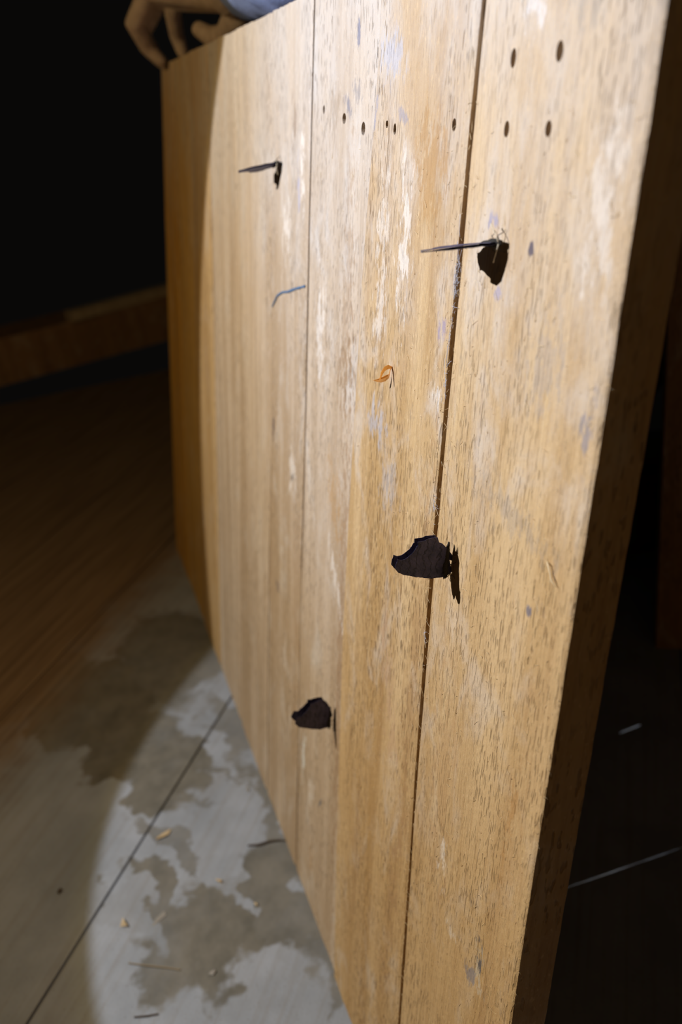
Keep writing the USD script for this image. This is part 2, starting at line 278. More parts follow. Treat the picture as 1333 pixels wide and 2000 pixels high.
# torn wood fibres standing off the rough-sawn faces
fl = []
for n in range(1500):
    u = 0.926 - abs(rng.normal(0, 0.16)) if n < 1150 else rng.uniform(0.44, 0.92); v = rng.uniform(0.05, 0.72)
    if n % 5 == 0: u = float(seam[8](v)) + rng.normal(0, 0.004)
    if not 0.40 < u < 0.925: continue
    kk = max(i for i in range(9) if seam[i](v) < u); lv = level[kk + 1]
    if min(u - seam[kk](v), seam[kk + 1](v) - u) < 0.0022 and kk < 8: continue
    L = rng.uniform(0.002, 0.0058) * (0.55 if rng.random() < 0.7 else 1.0); a = rng.normal(math.pi * 0.5, 0.55) if rng.random() < 0.7 else rng.uniform(0, 2 * math.pi)
    d = np.array([math.cos(a), 0, math.sin(a)]); c = rng.normal(0, 0.28)
    q = np.array([-d[2], 0, d[0]]); h = rng.uniform(0.0002, 0.0010)
    p = [np.array([u, -lv + 0.0001, v]) + d * L * t + q * L * c * t * t + np.array([0, -h * t - 0.0002, 0]) for t in (0, 0.35, 0.7, 1.0)]
    fl.append(tube(p, np.array([0.00013, 0.00012, 0.00009, 0.00004]) * rng.uniform(0.6, 1.2), 3))
for n in range(110):
    v = rng.uniform(0.2, 0.76); p0 = np.array([float(seam[9](v)) - 0.001, 0.0, v]); d = np.array([rng.uniform(0.6, 1), rng.uniform(-0.8, 0.3), rng.normal(0, 0.6)]); L = rng.uniform(0.0015, 0.0038)
    fl.append(tube([p0 + d * L * t + np.array([0, 0, -0.25 * L * t * t]) for t in (0, 0.35, 0.7, 1.0)], np.array([0.00010, 0.00008, 0.00006, 0.00003]), 3))
fib_m = simple('fibre_wood', (0.78, 0.60, 0.34), 0.6)
part('wood_fibre', join(fl), fib_m, panel, smooth=True, kind='stuff', label='pale torn wood fibres on the sawn faces')
ink = simple('blue_pencil', (0.10, 0.17, 0.27), 0.7)
pp = np.array([(0.436, 0.566), (0.452, 0.578), (0.470, 0.584), (0.487, 0.587), (0.510, 0.593), (0.537, 0.599)])
pz = np.interp(np.linspace(0, 5, 40), range(6), pp[:, 1]); pu = np.interp(np.linspace(0, 5, 40), range(6), pp[:, 0])
hw = 0.0008 * (1 + 0.5 * n1(np.arange(40.0), 3, 0.9))
rib = [(u, z) for u, z in zip(pu, pz)]
vv = np.array([[u, -0.00085, z + s * w] for (u, z), w in zip(rib, hw) for s in (-1, 1)]); ff = [f for i in range(39) for f in ([2 * i, 2 * i + 2, 2 * i + 1], [2 * i + 1, 2 * i + 2, 2 * i + 3])]
mk = trimesh.Trimesh(vv, ff, process=False); mk2 = mk.copy(); mk2.vertices = mk2.vertices + [0, 0.0004, 0]; mk2.invert()
part('pencil_mark', join([mk, mk2]), ink, panel, smooth=False, label='faint blue curved pencil mark')

# ---------------------------------------------------------------- floor
FD = np.array([-0.811, 0.585]); FN = np.array([0.585, 0.811])
g = Graph(); v = g.add('texture_coordinate') + '.object'
wob = g.noise(v, (26, 26, 26), (3, 1, 4), 5.0, 0.62); wob2 = g.noise(v, (60, 60, 60), (8, 1, 4), 5.0, 0.7)
rotm = g.add('mapping', {'rotation': (0, 0, -math.atan2(FD[1], FD[0]))}, vector=v) + '.vector'
grain = g.noise(rotm, (4, 120, 10), (0, 0, 0), 4.0, 0.6, 0.4); speck = g.noise(v, (420, 420, 420), (0, 0, 0), 3.0, 0.6); cloud = g.noise(v, (11, 11, 11), (5, 5, 5), 4.0, 0.6)
c = g.mixc(g.range(cloud, 0.3, 0.7), (0.285, 0.325, 0.40), (0.375, 0.42, 0.515))
c = g.mixc(g.range(grain, 0.45, 0.75, 0, 0.30), c, (0.22, 0.19, 0.15))
c = g.mixc(g.range(speck, 0.58, 0.72, 0, 0.45), c, (0.16, 0.14, 0.12))
DAMP = (0.120, 0.116, 0.098)
warp = g.add('noise_texture', {'scale': 17.0, 'detail': 3.5, 'roughness': 0.58}, vector=v) + '.color'
wv_ = g.add('vector_math', {'math_type': 'subtract', 'vector2': (0.5, 0.5, 0.5)}, vector1=warp) + '.vector'
wv_ = g.add('vector_math', {'math_type': 'multiply', 'vector2': (0.16, 0.16, 0.0)}, vector1=wv_) + '.vector'
vw = g.add('vector_math', {'math_type': 'add'}, vector1=v, vector2=wv_) + '.vector'
def blobs(lst):
    out = None
    for cx, cy, a, b, rot, amt, e in lst:
        mp = g.add('mapping', {'mapping_type': 'texture', 'location': (cx, cy, 0), 'rotation': (0, 0, rot), 'scale': (a, b, 1.0)}, vector=vw)
        ln = g.add('vector_math', {'math_type': 'length'}, vector1=mp + '.vector') + '.value'
        o = g.range(ln, 1.0 + e / 2, 1.0 - e / 2, 0.0, amt); out = o if out is None else g.math('maximum', out, o)
    return out
WET = [(0.575, -0.110, 0.085, 0.060, 0.5, 0.95, 0.25), (0.545, -0.025, 0.085, 0.040, 0.0, 0.9, 0.35), (0.435, -0.012, 0.10, 0.022, 0.0, 0.8, 0.4), (0.29, -0.125, 0.10, 0.055, 0.45, 0.95, 0.18), (0.14, -0.175, 0.16, 0.085, 0.5, 0.95, 0.2),
       (0.06, -0.06, 0.13, 0.085, 0.0, 0.85, 0.3), (0.355, -0.080, 0.075, 0.030, 0.7, 0.8, 0.5), (0.275, -0.015, 0.07, 0.022, 0.2, 0.7, 0.5), (0.43, -0.125, 0.08, 0.018, 0.5, 0.7, 0.4), (0.50, -0.165, 0.05, 0.035, 0.4, 0.9, 0.2), (0.64, -0.015, 0.05, 0.03, 0.0, 0.8, 0.3)]
DRY = [(0.405, -0.048, 0.060, 0.020, 0.5, 0.9, 0.5), (0.495, -0.080, 0.045, 0.018, 0.3, 0.95, 0.35), (0.452, -0.045, 0.03, 0.022, 0.0, 0.8, 0.5), (0.655, -0.065, 0.045, 0.05, 0.3, 0.9, 0.3), (0.47, -0.205, 0.12, 0.022, 0.5, 0.8, 0.3), (0.535, -0.062, 0.03, 0.008, 0.5, 0.7, 0.4)]
wet = g.math('multiply', blobs(WET), g.math('subtract', 1.0, blobs(DRY)))
c = g.mixc(g.math('multiply', wet, g.range(cloud, 0.2, 0.6, 0.7, 1.0)), c, g.mixc(g.range(wob, 0.3, 0.7), DAMP, (0.205, 0.195, 0.17)))
# the far boards are bare brown wood
sx = g.add('mapping', {'rotation': (0, 0, -0.98)}, vector=v)
sep = g.add('separate_xyz', {}, vector=sx + '.vector')
c = g.mixc(g.range(g.math('add', sep + '.x', g.math('multiply', wob, 0.10)), -0.02, -0.16), c, g.mixc(g.range(grain, 0.35, 0.7), (0.30, 0.215, 0.14), (0.18, 0.12, 0.075)))
bp = g.add('bump', {'distance': 0.0012, 'strength': 0.7}, height=g.math('add', g.math('multiply', speck, 0.5), g.math('multiply', grain, 0.6))) + '.normal'
floor_m = g.build('floor_boards', g.add('principled_bsdf', {'roughness': 0.72, 'specular_ior_level': 0.25}, base_color=c, normal=bp) + '.BSDF')
floor = thing('floor', 'wide dusty floor boards, grey and damp-stained near the panel, bare brown further off', kind='structure')
cuts = [-2.10, -1.84, -1.55, -1.27, -1.0, -0.745, -0.466, -0.194, 0.121, 0.432, 0.70, 1.0, 1.3, 1.6, 1.9]
for region in (sbox(-1.53, -1.7, 2.0, 1.9),):
    for a, b in zip(cuts[:-1], cuts[1:]):
        a2, b2 = a + 0.0016, b - 0.0016
        strip = Polygon([tuple(FN * a2 + FD * 5), tuple(FN * a2 - FD * 5), tuple(FN * b2 - FD * 5), tuple(FN * b2 + FD * 5)])
        cl = strip.intersection(region)
        if cl.is_empty or cl.area < 0.01: continue
        m = trimesh.creation.extrude_polygon(cl, 0.028, engine='earcut'); m.apply_translation([0, 0, -0.028])
        part('floor_plank', m, floor_m, floor, smooth=False)
dark_wood = simple('old_dark_timber', (0.05, 0.033, 0.022), 0.8, bump=(40, 0.002))
for k in range(5):
    b = trimesh.creation.box([0.10, 3.6, 0.16]); b.apply_translation([-1.58 + k * 0.85, 0.1, -0.109]); part('joist', b, dark_wood, floor, smooth=False)

# ---------------------------------------------------------------- things far off and behind
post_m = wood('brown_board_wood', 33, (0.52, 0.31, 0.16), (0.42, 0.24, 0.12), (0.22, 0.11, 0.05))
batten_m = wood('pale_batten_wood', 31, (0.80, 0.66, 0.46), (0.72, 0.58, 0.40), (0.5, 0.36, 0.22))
beam = thing('timber_beam', 'thick brown timber lying across the far end of the floor beyond the dark gap', 'timber beam', (-1.955, 0.06, -0.02), rz=105.8)
m = trimesh.creation.box([3.2, 0.22, 0.150]); m.apply_translation([-0.2, 0.115, 0.075]); part('timber', m, post_m, beam, smooth=False)
pb = thing('timber_batten', 'pale thin batten lying on top of the brown timber at the far floor end', 'batten', (-1.985, 0.155, 0.131), rz=113)
m = trimesh.creation.box([0.62, 0.05, 0.034]); m.apply_translation([0.06, 0.03, 0.017]); part('batten', m, batten_m, pb, smooth=False)
bd = thing('rear_board', 'dark brown upright board standing in the gloom behind the right edge of the panel', 'board', (0.385, 0.548, 0), rz=60)
m = trimesh.creation.box([0.30, 0.028, 1.5]); m.apply_translation([0.15, 0.014, 0.75]); part('board', m, post_m, bd, smooth=False)
bounce_m = simple('bounce_wall_boards', (0.72, 0.60, 0.42), 0.8, bump=(30, 0.002))
wl = thing('bounce_wall', 'unseen boarded wall added behind the viewer to bounce light', kind='structure')  # added out of view to bounce torch light onto the panel's end face
for k in range(14):
    m = trimesh.creation.box([0.022, 0.246, 2.3]); m.apply_translation([2.015, -1.66 + 0.125 + k * 0.25, 1.15]); part('bounce_board', m, bounce_m, wl, smooth=False)

# ---------------------------------------------------------------- butterflies: local x along the panel, y into it, z up it
W3 = [(-2, 1.2), (3, -.6), (10.9, 0), (20.4, 2.6), (27.3, 5), (30.7, 6.9), (32.7, 9.5), (32.2, 12.2), (31.5, 14.8), (29.4, 13.8), (26.8, 14), (24.6, 15.6), (21.9, 18.2), (20.6, 20.5), (20.5, 22.9), (17.5, 22.9), (12.8, 23.9), (8.9, 23.8), (7.4, 19.9), (4.6, 18.5), (2, 15.7), (-.9, 12), (-2.9, 7.8)]
W4 = [(2, 0), (10.4, .8), (20.5, 5.4), (28.8, 9.9), (32.3, 14.7), (31.2, 17.5), (30.1, 20.3), (26.6, 19.6), (24.6, 21.4), (22.5, 23.5), (20.5, 25.5), (19.7, 26.6), (19.4, 28.9), (16.5, 29.0), (13.3, 29.7), (8, 29.6), (6.4, 26.3), (3.7, 23.7), (2.0, 19.5), (.5, 15.6), (-.8, 10.5)]
gb = Graph(); v = gb.add('texture_coordinate') + '.object'
st = gb.noise(v, (420, 420, 420), (1, 2, 3), 3.0, 0.6, 1.5)
wv = gb.add('wave_texture', {'bands_direction': 'y', 'scale': 75.0, 'distortion': 9.0, 'detail': 3.0, 'detail_scale': 1.6}, vector=v) + '.fac'
wz = gb.add('wave_texture', {'bands_direction': 'diagonal', 'scale': 190.0, 'distortion': 5.0, 'detail': 3.0, 'detail_scale': 2.0}, vector=v) + '.fac'
bl = gb.noise(v, (120, 120, 120), (9, 2, 3), 3.0, 0.6)
c = gb.mixc(gb.range(bl, 0.35, 0.68), (0.030, 0.027, 0.062), (0.072, 0.064, 0.130))  # blue put into the base colour for the cool sheen on the wings
c = gb.mixc(gb.range(wv, 0.12, 0.0, 0, 0.85), c, (0.004, 0.003, 0.004))
c = gb.mixc(gb.range(wz, 0.75, 0.95, 0, 0.25), c, (0.085, 0.070, 0.075))
c = gb.mixc(gb.range(st, 0.66, 0.74, 0, 0.5), c, (0.16, 0.13, 0.12))
bp = gb.add('bump', {'distance': 0.0003, 'strength': 0.8}, height=gb.math('add', gb.math('multiply', wz, 0.3), st)) + '.normal'
ps = gb.add('principled_bsdf', {'roughness': 0.48, 'specular_ior_level': 0.55, 'specular_tint': (0.55, 0.62, 1.0), 'sheen_weight': 0.25, 'sheen_tint': (0.45, 0.5, 1.0), 'sheen_roughness': 0.35}, base_color=c, normal=bp)
tr = gb.add('translucent_bsdf', {'color': (0.16, 0.035, 0.008)})
wing_m = gb.build('butterfly_wing', gb.add('mix_closure', {'fac': 0.10}, closure1=ps + '.BSDF', closure2=tr + '.BSDF') + '.closure')
fur_m = simple('butterfly_fur', (0.032, 0.026, 0.018), 0.9, bump=(2200, 0.0004))
ant_m = simple('butterfly_antenna', (0.70, 0.60, 0.42), 0.5)
leg_m = simple('butterfly_leg', (0.06, 0.045, 0.035), 0.6)

def wing_mesh(poly, side, spread, th=0.00018, seed=0):
    """A scaled wing from its outline (distance out, distance along the body, mm): a thin, slightly cupped and veined blade with a ragged margin."""
    P = Polygon(poly).buffer(0); ring = np.array(LineString(P.exterior.coords).segmentize(0.45).coords)[:-1]
    inner = []
    xs = np.arange(-4, 34, 0.8)
    from shapely import contains_xy
    A, B = np.meshgrid(xs, np.arange(-2, 31, 0.8)); q = np.stack([A.ravel(), B.ravel()], 1); Pin = P.buffer(-0.45)
    inner = q[contains_xy(Pin, q[:, 0], q[:, 1])]
    ctr = ring.mean(0); jig = (meshkit.noise(np.c_[ring * 0.9, np.full(len(ring), seed)], seed) - 0.5) * 0.45 * smooth01((ring[:, 0] - 8) / 8)
    nr = (ring - ctr) / np.linalg.norm(ring - ctr, axis=1, keepdims=True); ring2 = ring + nr * jig[:, None]
    pts = np.vstack([ring2, inner])
    from scipy.spatial import Delaunay
    tri = Delaunay(np.vstack([ring, inner])).simplices
    cen = np.vstack([ring, inner])[tri].mean(1); tri = tri[contains_xy(P, cen[:, 0], cen[:, 1])]
    out, al = pts[:, 0], pts[:, 1]
    vein = np.sin(np.arctan2(al - 8, out + 4) * 26) * 0.00010
    cup = 0.0003 * np.sin(np.clip(out / 33, 0, 1) * math.pi) + spread * np.clip(out, 0, 40) * 0.001
    lat = side * (cup + 0.0002) + vein
    a3 = lambda o: np.stack([lat + o, -np.maximum(out, 0.2) * 0.001, al * 0.001], 1)
    e = tri; ed = np.sort(np.vstack([e[:, [0, 1]], e[:, [1, 2]], e[:, [2, 0]]]), 1); u, cnt = np.unique(ed, axis=0, return_counts=True); be = u[cnt == 1]
    n = len(pts); Fs = [tri, tri[:, ::-1] + n] + [np.array([[i, j, j + n], [i, j + n, i + n]]) for i, j in be]
    return trimesh.Trimesh(np.vstack([a3(0), a3(side * th)]), np.vstack(Fs), process=False)

def butterfly(label, u, v, outline, junction, turn, tilt, spread, lev, out_shift=0.0015, seed=0):
    """turn: the angle of the body on the panel (0 = head down, 90 = head towards +x); tilt: roll of the wing plane out of the vertical to the face."""
    base = on_panel(u, v, lev)
    t = UsdGeom.Xform.Define(stage, free('/World', 'butterfly'))
    R = mat3(math.radians(LEAN)) @ trimesh.transformations.rotation_matrix(math.radians(turn), [0, -1, 0]) @ trimesh.transformations.rotation_matrix(math.radians(tilt), [0, 0, 1])
    M = R[:3, :3]; t.AddTransformOp().Set(Gf.Matrix4d(*[float(x) for row in (list(M[:, 0]) + [0], list(M[:, 1]) + [0], list(M[:, 2]) + [0], list(base) + [1]) for x in row]))
    t = tag(t.GetPrim(), label, 'butterfly', 'dark butterflies roosting on the plank panel')
    o = [(a + out_shift * 1000, b) for a, b in outline]; j0, j1 = junction
    root = (2.0, 9.0)
    fw = o[:j0 + 1] + [(8, 14), root]; hw = [root, (5, 7.5), (14, 12)] + o[j0 - 1:j1] + o[j1:]
    hw = [root, (12, 10.5), (o[j0][0] - 0.6, o[j0][1] - 2.0)] + o[j0 + 1:]
    for side in (-1, 1):
        part('forewing', wing_mesh(fw, side, spread, seed=seed + 1), wing_m, t, smooth=50)
        part('hindwing', wing_mesh(hw, side, spread + 0.002, seed=seed + 2), wing_m, t, smooth=50)
    chain = [((0, -0.0034, -0.0006), 0.0012), ((0, -0.0040, 0.0022), 0.0019), ((0, -0.0040, 0.0062), 0.0020), ((0, -0.0036, 0.0095), 0.0014), ((0, -0.0034, 0.0140), 0.0013), ((0, -0.0028, 0.0190), 0.0005)]
    bd_ = m3.Manifold.batch_boolean([m3.Manifold.batch_hull([m3.Manifold.sphere(ra, 16).translate(pa), m3.Manifold.sphere(rb, 16).translate(pb_)]) for (pa, ra), (pb_, rb) in zip(chain[:-1], chain[1:])], m3.OpType.Add).refine_to_length(0.0004).to_mesh()
    body = trimesh.Trimesh(bd_.vert_properties[:, :3].astype(float), bd_.tri_verts, process=True); trimesh.smoothing.filter_taubin(body, iterations=6)
    body.vertices += (meshkit.noise(body.vertices * 2600, 5)[:, None] - 0.5) * body.vertex_normals * 0.0004
    part('body', body, fur_m, t, smooth=60)
    for side in (-1, 1):
        pts = [(side * 0.0005, -0.0046, -0.0010), (side * 0.0018, -0.0052, -0.0012), (side * 0.0040, -0.0052, 0.0004), (side * 0.0066, -0.0046, 0.0034), (side * 0.0080, -0.0040, 0.0056)]
        part('antenna', tube(pts, [0.00022, 0.00020, 0.00019, 0.00022, 0.00042], 6), ant_m, t, smooth=True)
        for z, dz in ((0.003, -0.0022), (0.0062, 0.0026)):
            pts = [(side * 0.0010, -0.0026, z), (side * 0.0030, -0.0030, z + dz * 0.4), (side * 0.0042, -0.0005, z + dz), (side * 0.0052, -0.0002, z + dz * 1.4)]
            part('leg', tube(pts, [0.00028, 0.00022, 0.00016, 0.0001], 5), leg_m, t, smooth=True)
    return t

butterfly('largest butterfly, blackish violet closed wings seen broadside across the widest plank seam at mid panel', 0.8176, 0.4905, W3, (13, 23), 0, 1, 0.07, 0.0005, seed=10)
butterfly('broadside dark butterfly, the lowest on the panel, perched just above the floor edge', 0.6310, 0.2575, [(a * 1.05, b) for a, b in W4], (11, 21), 0, 5, 0.12, 0.0, seed=20)
butterfly('edge-on dark butterfly high on the rightmost plank, above its own broad shadow', 0.8420, 0.6635, W4, (11, 21), 97.5, -6, 0.000, 0.0004, seed=30)
butterfly('small edge-on dark butterfly at the upper left of the panel, near the torchlight rim', 0.4660, 0.6855, W3, (13, 23), 103, -10, 0.002, 0.0, seed=40)

# ---------------------------------------------------------------- small litter
lf = Graph(); pl = lf.add('principled_bsdf', {'base_color': (0.85, 0.55, 0.20), 'roughness': 0.35}); tl = lf.add('translucent_bsdf', {'color': (0.95, 0.62, 0.25)})
husk_m = lf.build('amber_husk', lf.add('mix_closure', {'fac': 0.60}, closure1=pl + '.BSDF', closure2=tl + '.BSDF') + '.closure')
husk = thing('seed_husk', 'tiny amber translucent seed husk with two flaps standing off the plank at mid height', 'seed husk', on_panel(0.7225, 0.5700, 0.0014), rx=LEAN)
def flap(pts, bend, seed):
    P = Polygon(pts); ring = np.array(P.exterior.segmentize(0.3).coords)[:-1]
    tri = earcut.triangulate_float64(ring.copy(), np.array([len(ring)], np.uint32)).reshape(-1, 3).astype(int)
    v = lambda o: np.stack([bend * (ring[:, 0] * 0.30) ** 2 * 0.001 + o, -np.maximum(ring[:, 0], 0) * 0.001, ring[:, 1] * 0.001], 1); n = len(ring)
    i = np.arange(n); j = (i + 1) % n
    return trimesh.Trimesh(np.vstack([v(0), v(0.00015)]), np.vstack([tri, tri[:, ::-1] + n, np.stack([i, j, j + n], 1), np.stack([i, j + n, i + n], 1)]), process=False)
part('flap', flap([(0, 10.5), (2.5, 11.8), (5.5, 11.2), (8.2, 8.2), (9.2, 4.6), (9.0, 3.4), (7.0, 6.2), (5.0, 8.4), (3.0, 9.2), (1.5, 9.3)], 0.5, 1), husk_m, husk, smooth=False)
part('flap', flap([(1.5, 6.2), (3.4, 5.6), (5.5, 4.3), (8.0, 2.9), (10.4, 2.0), (8.6, 1.2), (6.0, 1.0), (3.6, 1.9), (2.0, 3.5)], -0.4, 2), husk_m, husk, smooth=False)
part('stem', tube([(0, 0, 0.0105), (0, -0.0012, 0.0085), (0, -0.0016, 0.006), (0, -0.0022, 0.0035)], 0.00035, 6), husk_m, husk, smooth=True)

web_m = simple('cobweb_silk', (0.55, 0.56, 0.62), 0.6)
def cobweb(name, label, cu, cv, ru, rv, n, seed, wmin=0.0002, wmax=0.002):
    r = np.random.default_rng(seed); out = []
    for _ in range(n):
        p0 = np.array([cu + r.normal(0, ru), cv + r.normal(0, rv), r.uniform(wmin, wmax)]); p1 = np.array([cu + r.normal(0, ru), p0[1] + r.normal(0, rv * 0.5), r.uniform(wmin, wmax)])
        pts = [on_panel(p[0], p[1], p[2] + 0.0004 * math.sin(t * 3.1)) for t in np.linspace(0, 1, 6) for p in [p0 + (p1 - p0) * t]]
        out.append(tube(pts, 0.00010, 3))
    return tag(part(name, join(out), web_m, smooth=True), label, 'cobweb', kind=None)
cobweb('cobweb', 'grey tuft of cobweb in the wide seam below the upper right butterfly', 0.7985, 0.640, 0.0016, 0.010, 46, 1)
cobweb('cobweb', 'small cobweb tuft in the wide seam level with the amber husk', 0.7955, 0.597, 0.0012, 0.012, 22, 2)
cobweb('cobweb', 'cobweb wisp in the wide seam just above the largest butterfly', 0.7940, 0.521, 0.0013, 0.004, 14, 3)
cobweb('cobweb', 'cobweb wisp in the wide seam well below the largest butterfly', 0.7935, 0.440, 0.0014, 0.003, 10, 4)

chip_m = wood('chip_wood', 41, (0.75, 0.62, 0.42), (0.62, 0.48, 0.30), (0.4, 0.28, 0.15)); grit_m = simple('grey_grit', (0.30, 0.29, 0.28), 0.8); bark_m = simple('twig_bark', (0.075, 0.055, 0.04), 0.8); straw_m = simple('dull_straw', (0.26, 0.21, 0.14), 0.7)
def chip(name, label, x, y, s, m, seed, cat='wood chip', flat=0.45):
    r = np.random.default_rng(seed); pts = r.normal(0, 1, (16, 3)) * np.array([s, s * 0.6, s * flat]) * 0.55
    h = trimesh.convex.convex_hull(pts); h.apply_transform(trimesh.transformations.rotation_matrix(r.uniform(0, 6), [0, 0, 1])); h.apply_translation([x, y, -h.bounds[0][2] - 0.0002])
    return tag(part(name, h, m, smooth=False), label, cat)
chip('wood_chip', 'pale ragged wood chip on the grey floor, just right of the dark floor seam', 0.419, -0.125, 0.0075, chip_m, 1)
chip('wood_chip', 'yellowish rounded chip on the floor stain, nearest the edge of the light', 0.522, -0.178, 0.0062, chip_m, 2)
chip('wood_chip', 'thin whitish chip on the damp floor stain, right of the yellowish one', 0.528, -0.146, 0.0060, grit_m, 3, flat=0.2)
chip('grit', 'tan crumb of grit on the pale floor patch beside the panel foot', 0.510, -0.078, 0.0045, chip_m, 4, 'grit')
chip('grit', 'whitish crumb of grit on the floor by the panel foot, beyond the twig', 0.393, -0.021, 0.0040, grit_m, 5, 'grit')
chip('grit', 'small pale crumb on the dark stain close to the panel foot', 0.553, -0.050, 0.0028, chip_m, 6, 'grit')
chip('grit', 'flat pale flake among the litter at the bottom of the stain', 0.611, -0.107, 0.0055, grit_m, 7, 'grit', 0.25)
chip('grit', 'dark crumb of grit on the unlit boards at the lower left', 0.447, -0.241, 0.0036, bark_m, 8, 'grit')
tag(part('twig', tube([(0.475, -0.040, 0.0012), (0.480, -0.030, 0.0022), (0.481, -0.016, 0.0026), (0.4835, -0.006, 0.0018), (0.487, 0.000, 0.0012)], [0.0009, 0.0013, 0.0012, 0.0011, 0.0007], 6), bark_m, smooth=True), 'short dark twig lying against the foot of the panel', 'twig')
tag(part('straw', tube([(0.566, -0.180, 0.0008), (0.577, -0.163, 0.0016), (0.586, -0.147, 0.0012), (0.594, -0.134, 0.0008)], 0.0007, 6), straw_m, smooth=True), 'thin bent straw lying across the damp floor stain', 'straw')
tag(part('twig', tube([(0.624, -0.181, 0.0008), (0.628, -0.170, 0.0014), (0.630, -0.160, 0.0008)], 0.0008, 6), bark_m, smooth=True), 'tiny dark twig at the bottom edge of the picture on the floor', 'twig')
curl = [on_panel(u, v, w) for u, v, w in ((0.905, 0.540, 0.0012), (0.9075, 0.5400, 0.0022), (0.9095, 0.5365, 0.0018), (0.9120, 0.5350, 0.0026), (0.9145, 0.5325, 0.0014))]
tag(part('wood_shaving', tube(curl, [0.0002, 0.0005, 0.0004, 0.0005, 0.0002], 5), fib_m, smooth=True), 'curled pale shaving stuck to the rightmost plank beside the largest butterfly', 'wood shaving')

# ---------------------------------------------------------------- the person kneeling behind, left hand over the panel's top corner
def sphere(p, r): return m3.Manifold.sphere(float(r), 20).translate([float(x) for x in p])
def limb(chain):
    out = []
    for (p, a), (q, b) in zip(chain[:-1], chain[1:]): out.append(m3.Manifold.batch_hull([sphere(p, a), sphere(q, b)]))
    return out
def fuse(l, res, it=8):
    M = m3.Manifold.batch_boolean(l, m3.OpType.Add).refine_to_length(res); me = M.to_mesh()
    t = trimesh.Trimesh(me.vert_properties[:, :3].astype(float), me.tri_verts, process=True); trimesh.smoothing.filter_taubin(t, iterations=it); return t
slab = m3.Manifold.cube([2.0, THICK + 0.0042, 1.0]).translate([-1.0, -0.0032, -0.2]).trim_by_plane([0, 0, -1], -(TOP + 0.0022)).rotate([LEAN, 0, 0])
def clear(m):
    if isinstance(m, trimesh.Trimesh): m = m3.Manifold(m3.Mesh(m.vertices.astype(np.float32), m.faces.astype(np.uint32)))
    return m - slab
person = thing('person', 'person in a light blue top behind the panel, bare hand gripping its upper left corner', 'person')
wr, cmc = at(456, -14, 0.115), at(464, 34, 0.115)
I = [at(350, -18, -0.005), at(338, 25, -0.045), at(346, 70, -0.075), at(357, 101, -0.078)]
Mf = [at(292, -20, -0.040), at(262, 46, -0.085), at(287, 92, -0.112), at(312, 116, -0.115)]
sh = lambda q, dx, dy, dz: [p + np.array([dx, dy, dz]) for p in q]
Rg = sh(Mf, -0.019, 0.005, -0.003); Lt = sh(Mf, -0.036, 0.015, -0.009)
Th = [cmc, at(441, 73, 0.062), at(413, 72, 0.030), at(390, 58, 0.010)]
elbow, shoulder = np.array([0.43, 0.162, 0.838]), np.array([0.36, 0.47, 1.02])
bones = limb([(elbow, 0.036), (wr + (elbow - wr) * 0.30, 0.031), (wr, 0.026)])
mid = [I[0], Mf[0], Rg[0], Lt[0]]
for p, r in zip(mid, (0.0135, 0.0135, 0.0125, 0.0115)): bones.append(m3.Manifold.batch_hull([sphere(wr, 0.020), sphere(p, r)]))
for p, q in zip(mid[:-1], mid[1:]): bones.append(m3.Manifold.batch_hull([sphere(p, 0.0125), sphere(q, 0.012), sphere(wr, 0.016)]))
for fgr, rr in ((I, (0.0125, 0.0105, 0.0095, 0.0080)), (Mf, (0.0125, 0.0110, 0.0098, 0.0082)), (Rg, (0.0120, 0.0104, 0.0092, 0.0078)), (Lt, (0.0108, 0.0092, 0.0082, 0.0070))): bones += limb(list(zip(fgr, rr)))
bones += limb([(wr, 0.018), (Th[0], 0.0165), (Th[1], 0.0135), (Th[2], 0.0115), (Th[3], 0.0092)])
hand = fuse(bones, 0.004, 8)
sh_r, el_r, wr_r = np.array([0.0, 0.52, 1.03]), np.array([-0.10, 0.52, 0.76]), np.array([0.0, 0.40, 0.585])
neck, headc = np.array([0.165, 0.50, 1.12]), np.array([0.165, 0.455, 1.255])
core = limb([(np.array([0.12, 0.66, 0.46]), 0.13), (np.array([0.14, 0.60, 0.70]), 0.12), (np.array([0.165, 0.55, 0.95]), 0.125), (neck, 0.055), (headc - [0, 0, 0.05], 0.06)])
core += [m3.Manifold.batch_hull([sphere(shoulder, 0.05), sphere(sh_r, 0.05), sphere([0.165, 0.55, 0.93], 0.10)])]
core += limb([(shoulder, 0.05), (elbow, 0.041)]) + limb([(sh_r, 0.05), (el_r, 0.042), (wr_r, 0.028), (wr_r + [0.03, -0.03, -0.05], 0.026)])
for k, fx in enumerate((-0.02, 0.0, 0.02, 0.04)): core += limb([(wr_r + [0.03, -0.03, -0.04], 0.012), (wr_r + [fx + 0.01, -0.055, -0.085], 0.010), (wr_r + [fx + 0.012, -0.050, -0.125 + abs(k - 1.4) * 0.006], 0.008)])
core += limb([(wr_r + [0.03, -0.03, -0.03], 0.012), (wr_r + [0.065, -0.03, -0.065], 0.010), (wr_r + [0.075, -0.035, -0.09], 0.008)])
for sx in (0.0, 0.17):
    core += limb([(np.array([sx + 0.03, 0.64, 0.44]), 0.095), (np.array([sx, 0.40, 0.085]), 0.062), (np.array([sx, 0.78, 0.070]), 0.045), (np.array([sx, 0.84, 0.055]), 0.04), (np.array([sx, 0.88, 0.045]), 0.034)])
hd = m3.Manifold.sphere(1, 48).scale([0.074, 0.094, 0.118]).translate(list(map(float, headc)))
